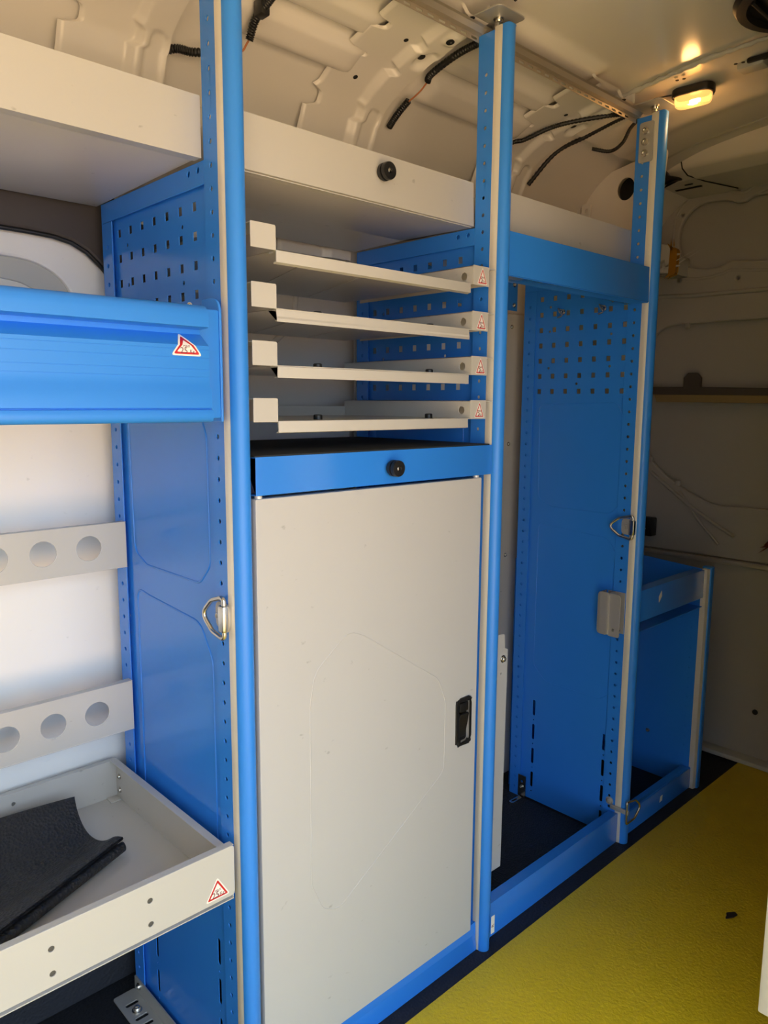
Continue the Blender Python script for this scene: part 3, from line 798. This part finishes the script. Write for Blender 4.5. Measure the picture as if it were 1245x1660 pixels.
# ---- slotted roof rail
rr = thing('roof_rail', 'slotted metal rail joining the post tops under the roof', 'rail', (.6, .05, 1.89))
nsl = int((1.205 + .62) / .030)
ysheet('slotted_face', rect(-.64, 1.8845, 1.206, 1.896), [slot(-.61 + .030 * k, 1.8895, .017, .0042, 3) for k in range(nsl)], .0018, .060, RAILM, rr, .0005)
bent_x('rail_top', [(.058, 1.8955), (.050, 1.8985), (.040, 1.9045), (.034, 1.9045)], .0018, -.64, 1.206, RAILM, rr)

# ---- ceiling lamp
lm = thing('ceiling_lamp', 'small lit oval amber lamp on the van ceiling', 'lamp', (1.262, -.056, 1.93))
def stad(w, h, k=1.0): return rpoly([(-w / 2, -h / 2), (w / 2, -h / 2), (w / 2, h / 2), (-w / 2, h / 2)], min(w, h) * .49, 8)
LO = Vector((1.263, -.056, 1.951)); LU = Vector((.10, -.995, 0)).normalized(); LV = Vector((.995, .10, 0)).normalized()
plate('lamp_base', stad(.098, .052), [], .019, LO, LU, -LV * -1, BLACK, lm, .003).location = (0, 0, 0)
base = lm.children[0]
for v in base.data.vertices: v.co.z = 2 * LO.z - v.co.z if v.co.z > LO.z + 1e-5 else v.co.z
base.data.flip_normals()
lens = plate('lamp_lens', stad(.086, .042), [], .020, LO + Vector((0, 0, -.036)), LV, LU, LENS, lm, .006) if False else None
def dome(name, w, h, z0, depth, m, parent):
    prof = [(1.0, 0), (1.0, .55), (.96, .75), (.88, .92), (.74, 1.0)]
    ring_ = stad(w, h); n = len(ring_); vs_, fs = [], []
    for k, d in prof:
        for a, b in ring_:
            q = LO + LU * (a * (1 - (1 - k) * .55)) + LV * (b * k)
            vs_.append((q.x, q.y, z0 - depth * d))
    for i in range(len(prof) - 1):
        for j in range(n): fs.append((i * n + j, i * n + (j + 1) % n, (i + 1) * n + (j + 1) % n, (i + 1) * n + j))
    fs.append(tuple((len(prof) - 1) * n + j for j in range(n)))
    me = bpy.data.meshes.new(name); me.from_pydata(vs_, [], fs); me.update()
    return link(name, me, m, parent, True, 50)
lens = dome('lamp_lens', .086, .042, 1.9330, .022, LENS, lm)
bq = LO + LU * .004
lathe('bulb', [(.0003, -.012), (.005, -.012), (.0062, -.006), (.0062, .006), (.005, .012), (.0003, .012)], (bq.x, bq.y, 1.919), tuple(LU), BULB, lm, 14)
for s_ in (-1, 1):
    q = LO + LU * (.040 * s_) + LV * .017 * s_
    lathe('lamp_screw', [(.003, 0), (.003, .002), (.0003, .003)], (q.x, q.y, 1.9328), (0, 0, -1), STEEL, lm, 10)
pl_d = bpy.data.lights.new('lamp_light', 'POINT'); pl_d.energy = 0.45; pl_d.color = (1.0, .50, .16); pl_d.shadow_soft_size = .02
plo = bpy.data.objects.new('lamp_light', pl_d); C.objects.link(plo); plo.location = (1.265, -.055, 1.893)
plo.parent = lm; plo.matrix_parent_inverse = lm.matrix_world.inverted()
tag(tube('lamp_cable', [(1.255, -.005, 1.9465), (1.24, .03, 1.945), (1.235, .09, 1.94), (1.22, .16, 1.93)], .003, BLACK), 'thin black cable running from the lamp to the side', 'cable')

# ---- conduits and cables at the roof edge
def conduit(label, ctrl, r=.0075, group='black corrugated conduits'):
    pts = crom(ctrl, 26)
    rad = [1.0 if k % 3 else .78 for k in range(len(pts))]
    return tag(tube('conduit', [tuple(p) for p in pts], r, BLACK, None, radii=rad, res=3), label, 'conduit', group)
conduit('black conduit hanging at the roof edge right of the near post', [(.22, .150, 1.905), (.22, .177, 1.891), (.22, .2, 1.880), (.22, .242, 1.865), (.22, .264, 1.837)])
box_ = tag(box('cable_clip', .211, .229, .212, .236, 1.862, 1.888, BLACK, bev=.002), 'square black clip on the hanging conduit', 'clip')
tag(tube('loose_wires', [tuple(p) for p in crom([(.22, .264, 1.838), (.218, .272, 1.830), (.214, .274, 1.822), (.210, .280, 1.818)], 6)], .0018, WIRE), 'short copper coloured wires below the hanging conduit', 'wire')
conduit('black conduit crossing behind the near post', [(.07, .375, 1.795), (.115, .345, 1.816), (.14, .325, 1.812), (.18, .30, 1.815)])
conduit('black conduit curving along the roof bow by the middle post', [(.640, .040, 1.902), (.64, .091, 1.905), (.64, .147, 1.901), (.64, .215, 1.885), (.645, .232, 1.876)])
conduit('short lower piece of conduit beside the middle roof bow', [(.645, .288, 1.853), (.645, .325, 1.832), (.648, .352, 1.815)])
tag(tube('loose_wires', [tuple(p) for p in crom([(.645, .228, 1.878), (.645, .25, 1.864), (.645, .27, 1.856), (.645, .292, 1.85)], 6)], .0018, WIRE), 'thin wires joining two conduits by the middle roof bow', 'wire')
conduit('long black conduit along the roof bow behind the middle post', [(1.02, .372, 1.792), (1.03, .31, 1.852), (1.04, .27, 1.858), (1.06, .215, 1.875), (1.085, .17, 1.885), (1.13, .10, 1.893), (1.17, .07, 1.90)], .0055)
conduit('black conduit nearest the pillar left of the far post', [(1.20, .372, 1.80), (1.22, .30, 1.872), (1.24, .22, 1.90), (1.25, .15, 1.92), (1.255, .10, 1.93)], .006)
conduit('black cable dropping behind the far post below the rail', [(1.268, .085, 1.918), (1.270, .11, 1.90), (1.27, .13, 1.87), (1.262, .16, 1.855), (1.24, .20, 1.865)], .005)
tag(tube('thin_cable', [(.60, -.028, 1.929), (.585, -.10, 1.945), (.58, -.2, 1.952)], .0035, BLACK), 'thin black cable running over the roof from the middle post', 'cable')

# ---- pillar gusset and small fittings near the bulkhead
gs = thing('pillar_gusset', 'pressed metal gusset with a large oval hole behind the far post', 'gusset', (1.5, .35, 1.6))
gxs = 1.50
xsheet('gusset_sheet', rpoly([(.41, 1.56), (.405, 1.70), (.395, 1.815), (.37, 1.855), (.30, 1.878), (.16, 1.905), (.12, 1.91), (.13, 1.80), (.16, 1.68), (.19, 1.50)], [.01, .02, .03, .03, .03, .02, .02, .05, .06, .01], 5), [circle(.245, 1.822, .027, 28, 1.15)], .004, gxs, BODY, gs, .0015)
xsheet('hole_shade_back', circle(.245, 1.822, .031, 28, 1.15), [], .004, gxs + .02, VOID, gs)  # dark disc behind the opening paints its shaded inside
xsheet('flange_tab', rpoly(rect(.385, 1.765, .425, 1.815), .01, 4), [circle(.398, 1.79, .006, 12)], .004, gxs - .02, BODY, gs, .001)
xsheet('flange_tab', rpoly(rect(.350, 1.755, .382, 1.80), .01, 4), [circle(.366, 1.779, .006, 12)], .004, gxs - .015, BODY, gs, .001)
box('stiffener', gxs - .012, gxs + .0, .375, .384, 1.56, 1.80, BODY, gs, .004)
lc = thing('door_latch', 'grey and amber latch box on the bulkhead beside the far post', 'latch', (1.8, .25, 1.61))
xsheet('latch_body', rpoly([(.33, 1.612), (.245, 1.618), (.243, 1.702), (.33, 1.722)], .006, 3), [rect(.268, 1.632, .282, 1.662)], .03, 1.80, GREYWALL, lc, .004)
xsheet('latch_edge', rpoly([(.250, 1.612), (.228, 1.620), (.226, 1.692), (.247, 1.702)], .004, 3), [], .02, 1.795, AMBER, lc, .003)
for z in (1.640, 1.676): lathe('latch_pin', [(.004, 0), (.0035, .008), (.001, .014), (.0003, .015)], (1.80, .228, z), (0, -1, 0), DULL, lc, 10)
box('mounting_arm', 1.82, 1.99, .27, .33, 1.63, 1.69, GREYWALL, lc, .003)
hk = thing('coat_hook', 'black plastic hook under the header beam', 'hook', (1.70, .25, 1.89))
plate('hook_body', rpoly([(.262, 1.905), (.228, 1.912), (.215, 1.892), (.180, 1.880), (.176, 1.873), (.222, 1.872), (.258, 1.888)], .004, 3), [], .02, (1.69, 0, 0), Y, Z, BLACK, hk, .003)
for k, (y, z, w) in enumerate(((.25, 1.866, .05), (.235, 1.8835, .018), (.11, 1.8835, .020))):
    pass
tag(box('slot_shade_bar', 1.84, 1.852, .18, .265, 1.8825, 1.886, VOID, bev=.001), 'long dark bar standing in for a shaded slot under the header beam', 'slot')  # dark bars stand in for the shade inside two slots
tag(box('slot_shade_bar', 1.80, 1.808, .19, .215, 1.8825, 1.886, VOID, bev=.001), 'short dark bar standing in for a shaded slot under the header beam', 'slot')
bx = thing('connector_box', 'small black box on the bulkhead above the low unit', 'box', (1.96, .35, .73))
box('box_body', 1.935, 1.976, .327, .378, .731, .797, BLACK, bx, .004)
for z in (.782, .758): lathe('box_screw', [(.004, 0), (.004, .002), (.0003, .003)], (1.935, .352 + .01 * (z > .77), z), (-1, 0, 0), DULL, bx, 10)
rl = thing('release_lever', 'dark red lever on the bulkhead at the right edge', 'lever', (1.93, -.07, .74))
xsheet('lever_arm', rpoly([(-.055, .752), (-.075, .776), (-.11, .780), (-.11, .755), (-.082, .754)], .005, 3), [], .02, 1.93, REDP, rl, .003)
lathe('lever_stem', [(.008, 0), (.008, .04)], (1.975, -.088, .748), (-1, 0, 0), REDP, rl, 12)
xsheet('lever_foot', rpoly(rect(-.10, .728, -.076, .758), .004), [], .016, 1.935, REDP, rl, .002)
vt = thing('roof_vent', 'round black roof vent at the top right', 'vent', (1.05, -.36, 1.97))
lathe('vent_ring', [(.13, 0), (.135, .006), (.128, .016), (.110, .018), (.105, .008), (.0005, .008)], (1.055, -.375, 1.976), (0, 0, -1), BLACK, vt, 40)
for k in range(7):
    y = -.375 + (k - 3) * .026
    hw = math.sqrt(max(0, .104 ** 2 - (y + .375) ** 2))
    box('vent_slat', 1.055 - hw, 1.055 + hw, y - .004, y + .004, 1.958, 1.967, BLACK, vt, .001)

# ---- opposite rack: lower corner in view, unseen rest built tall to block door light
ou = thing('opposite_rack', 'pale rack corner at the lower right edge across the aisle, unseen rest added to block light', 'rack unit', (1.2, -.9, 0))
box('corner_post', .528, .546, -.622, -.600, .287, 1.86, GREY, ou, .003)
box('end_panel', .531, .537, -1.24, -.621, .300, 1.83, LINING, ou, .002)
box('bounce_blocker', .546, 1.94, -.616, -.606, .300, 1.83, DARKTRIM, ou, .002)  # unseen front, kept dark to cut bounced light
box('bottom_panel', .535, 1.94, -1.24, -.61, .287, .302, GREY, ou, .002)
box('top_panel', .535, 1.94, -1.24, -.61, 1.83, 1.84, GREY, ou, .002)  # unseen top of the rack, added to block light
box('base', .60, 1.90, -1.20, -.70, .004, .288, BLACK, ou, .002)

# ---- chip of dirt on the yellow floor
chip = rpoly([(1.103, -.332), (1.118, -.330), (1.128, -.325), (1.147, -.338), (1.140, -.348), (1.124, -.344)], .004, 2)
tag(zsheet('dirt_chip', chip, [], .002, .0042, mat('dark_dirt', (.02, .012, .008), .9), None, .0006), 'small dark chip of dirt lying on the yellow floor', 'debris')
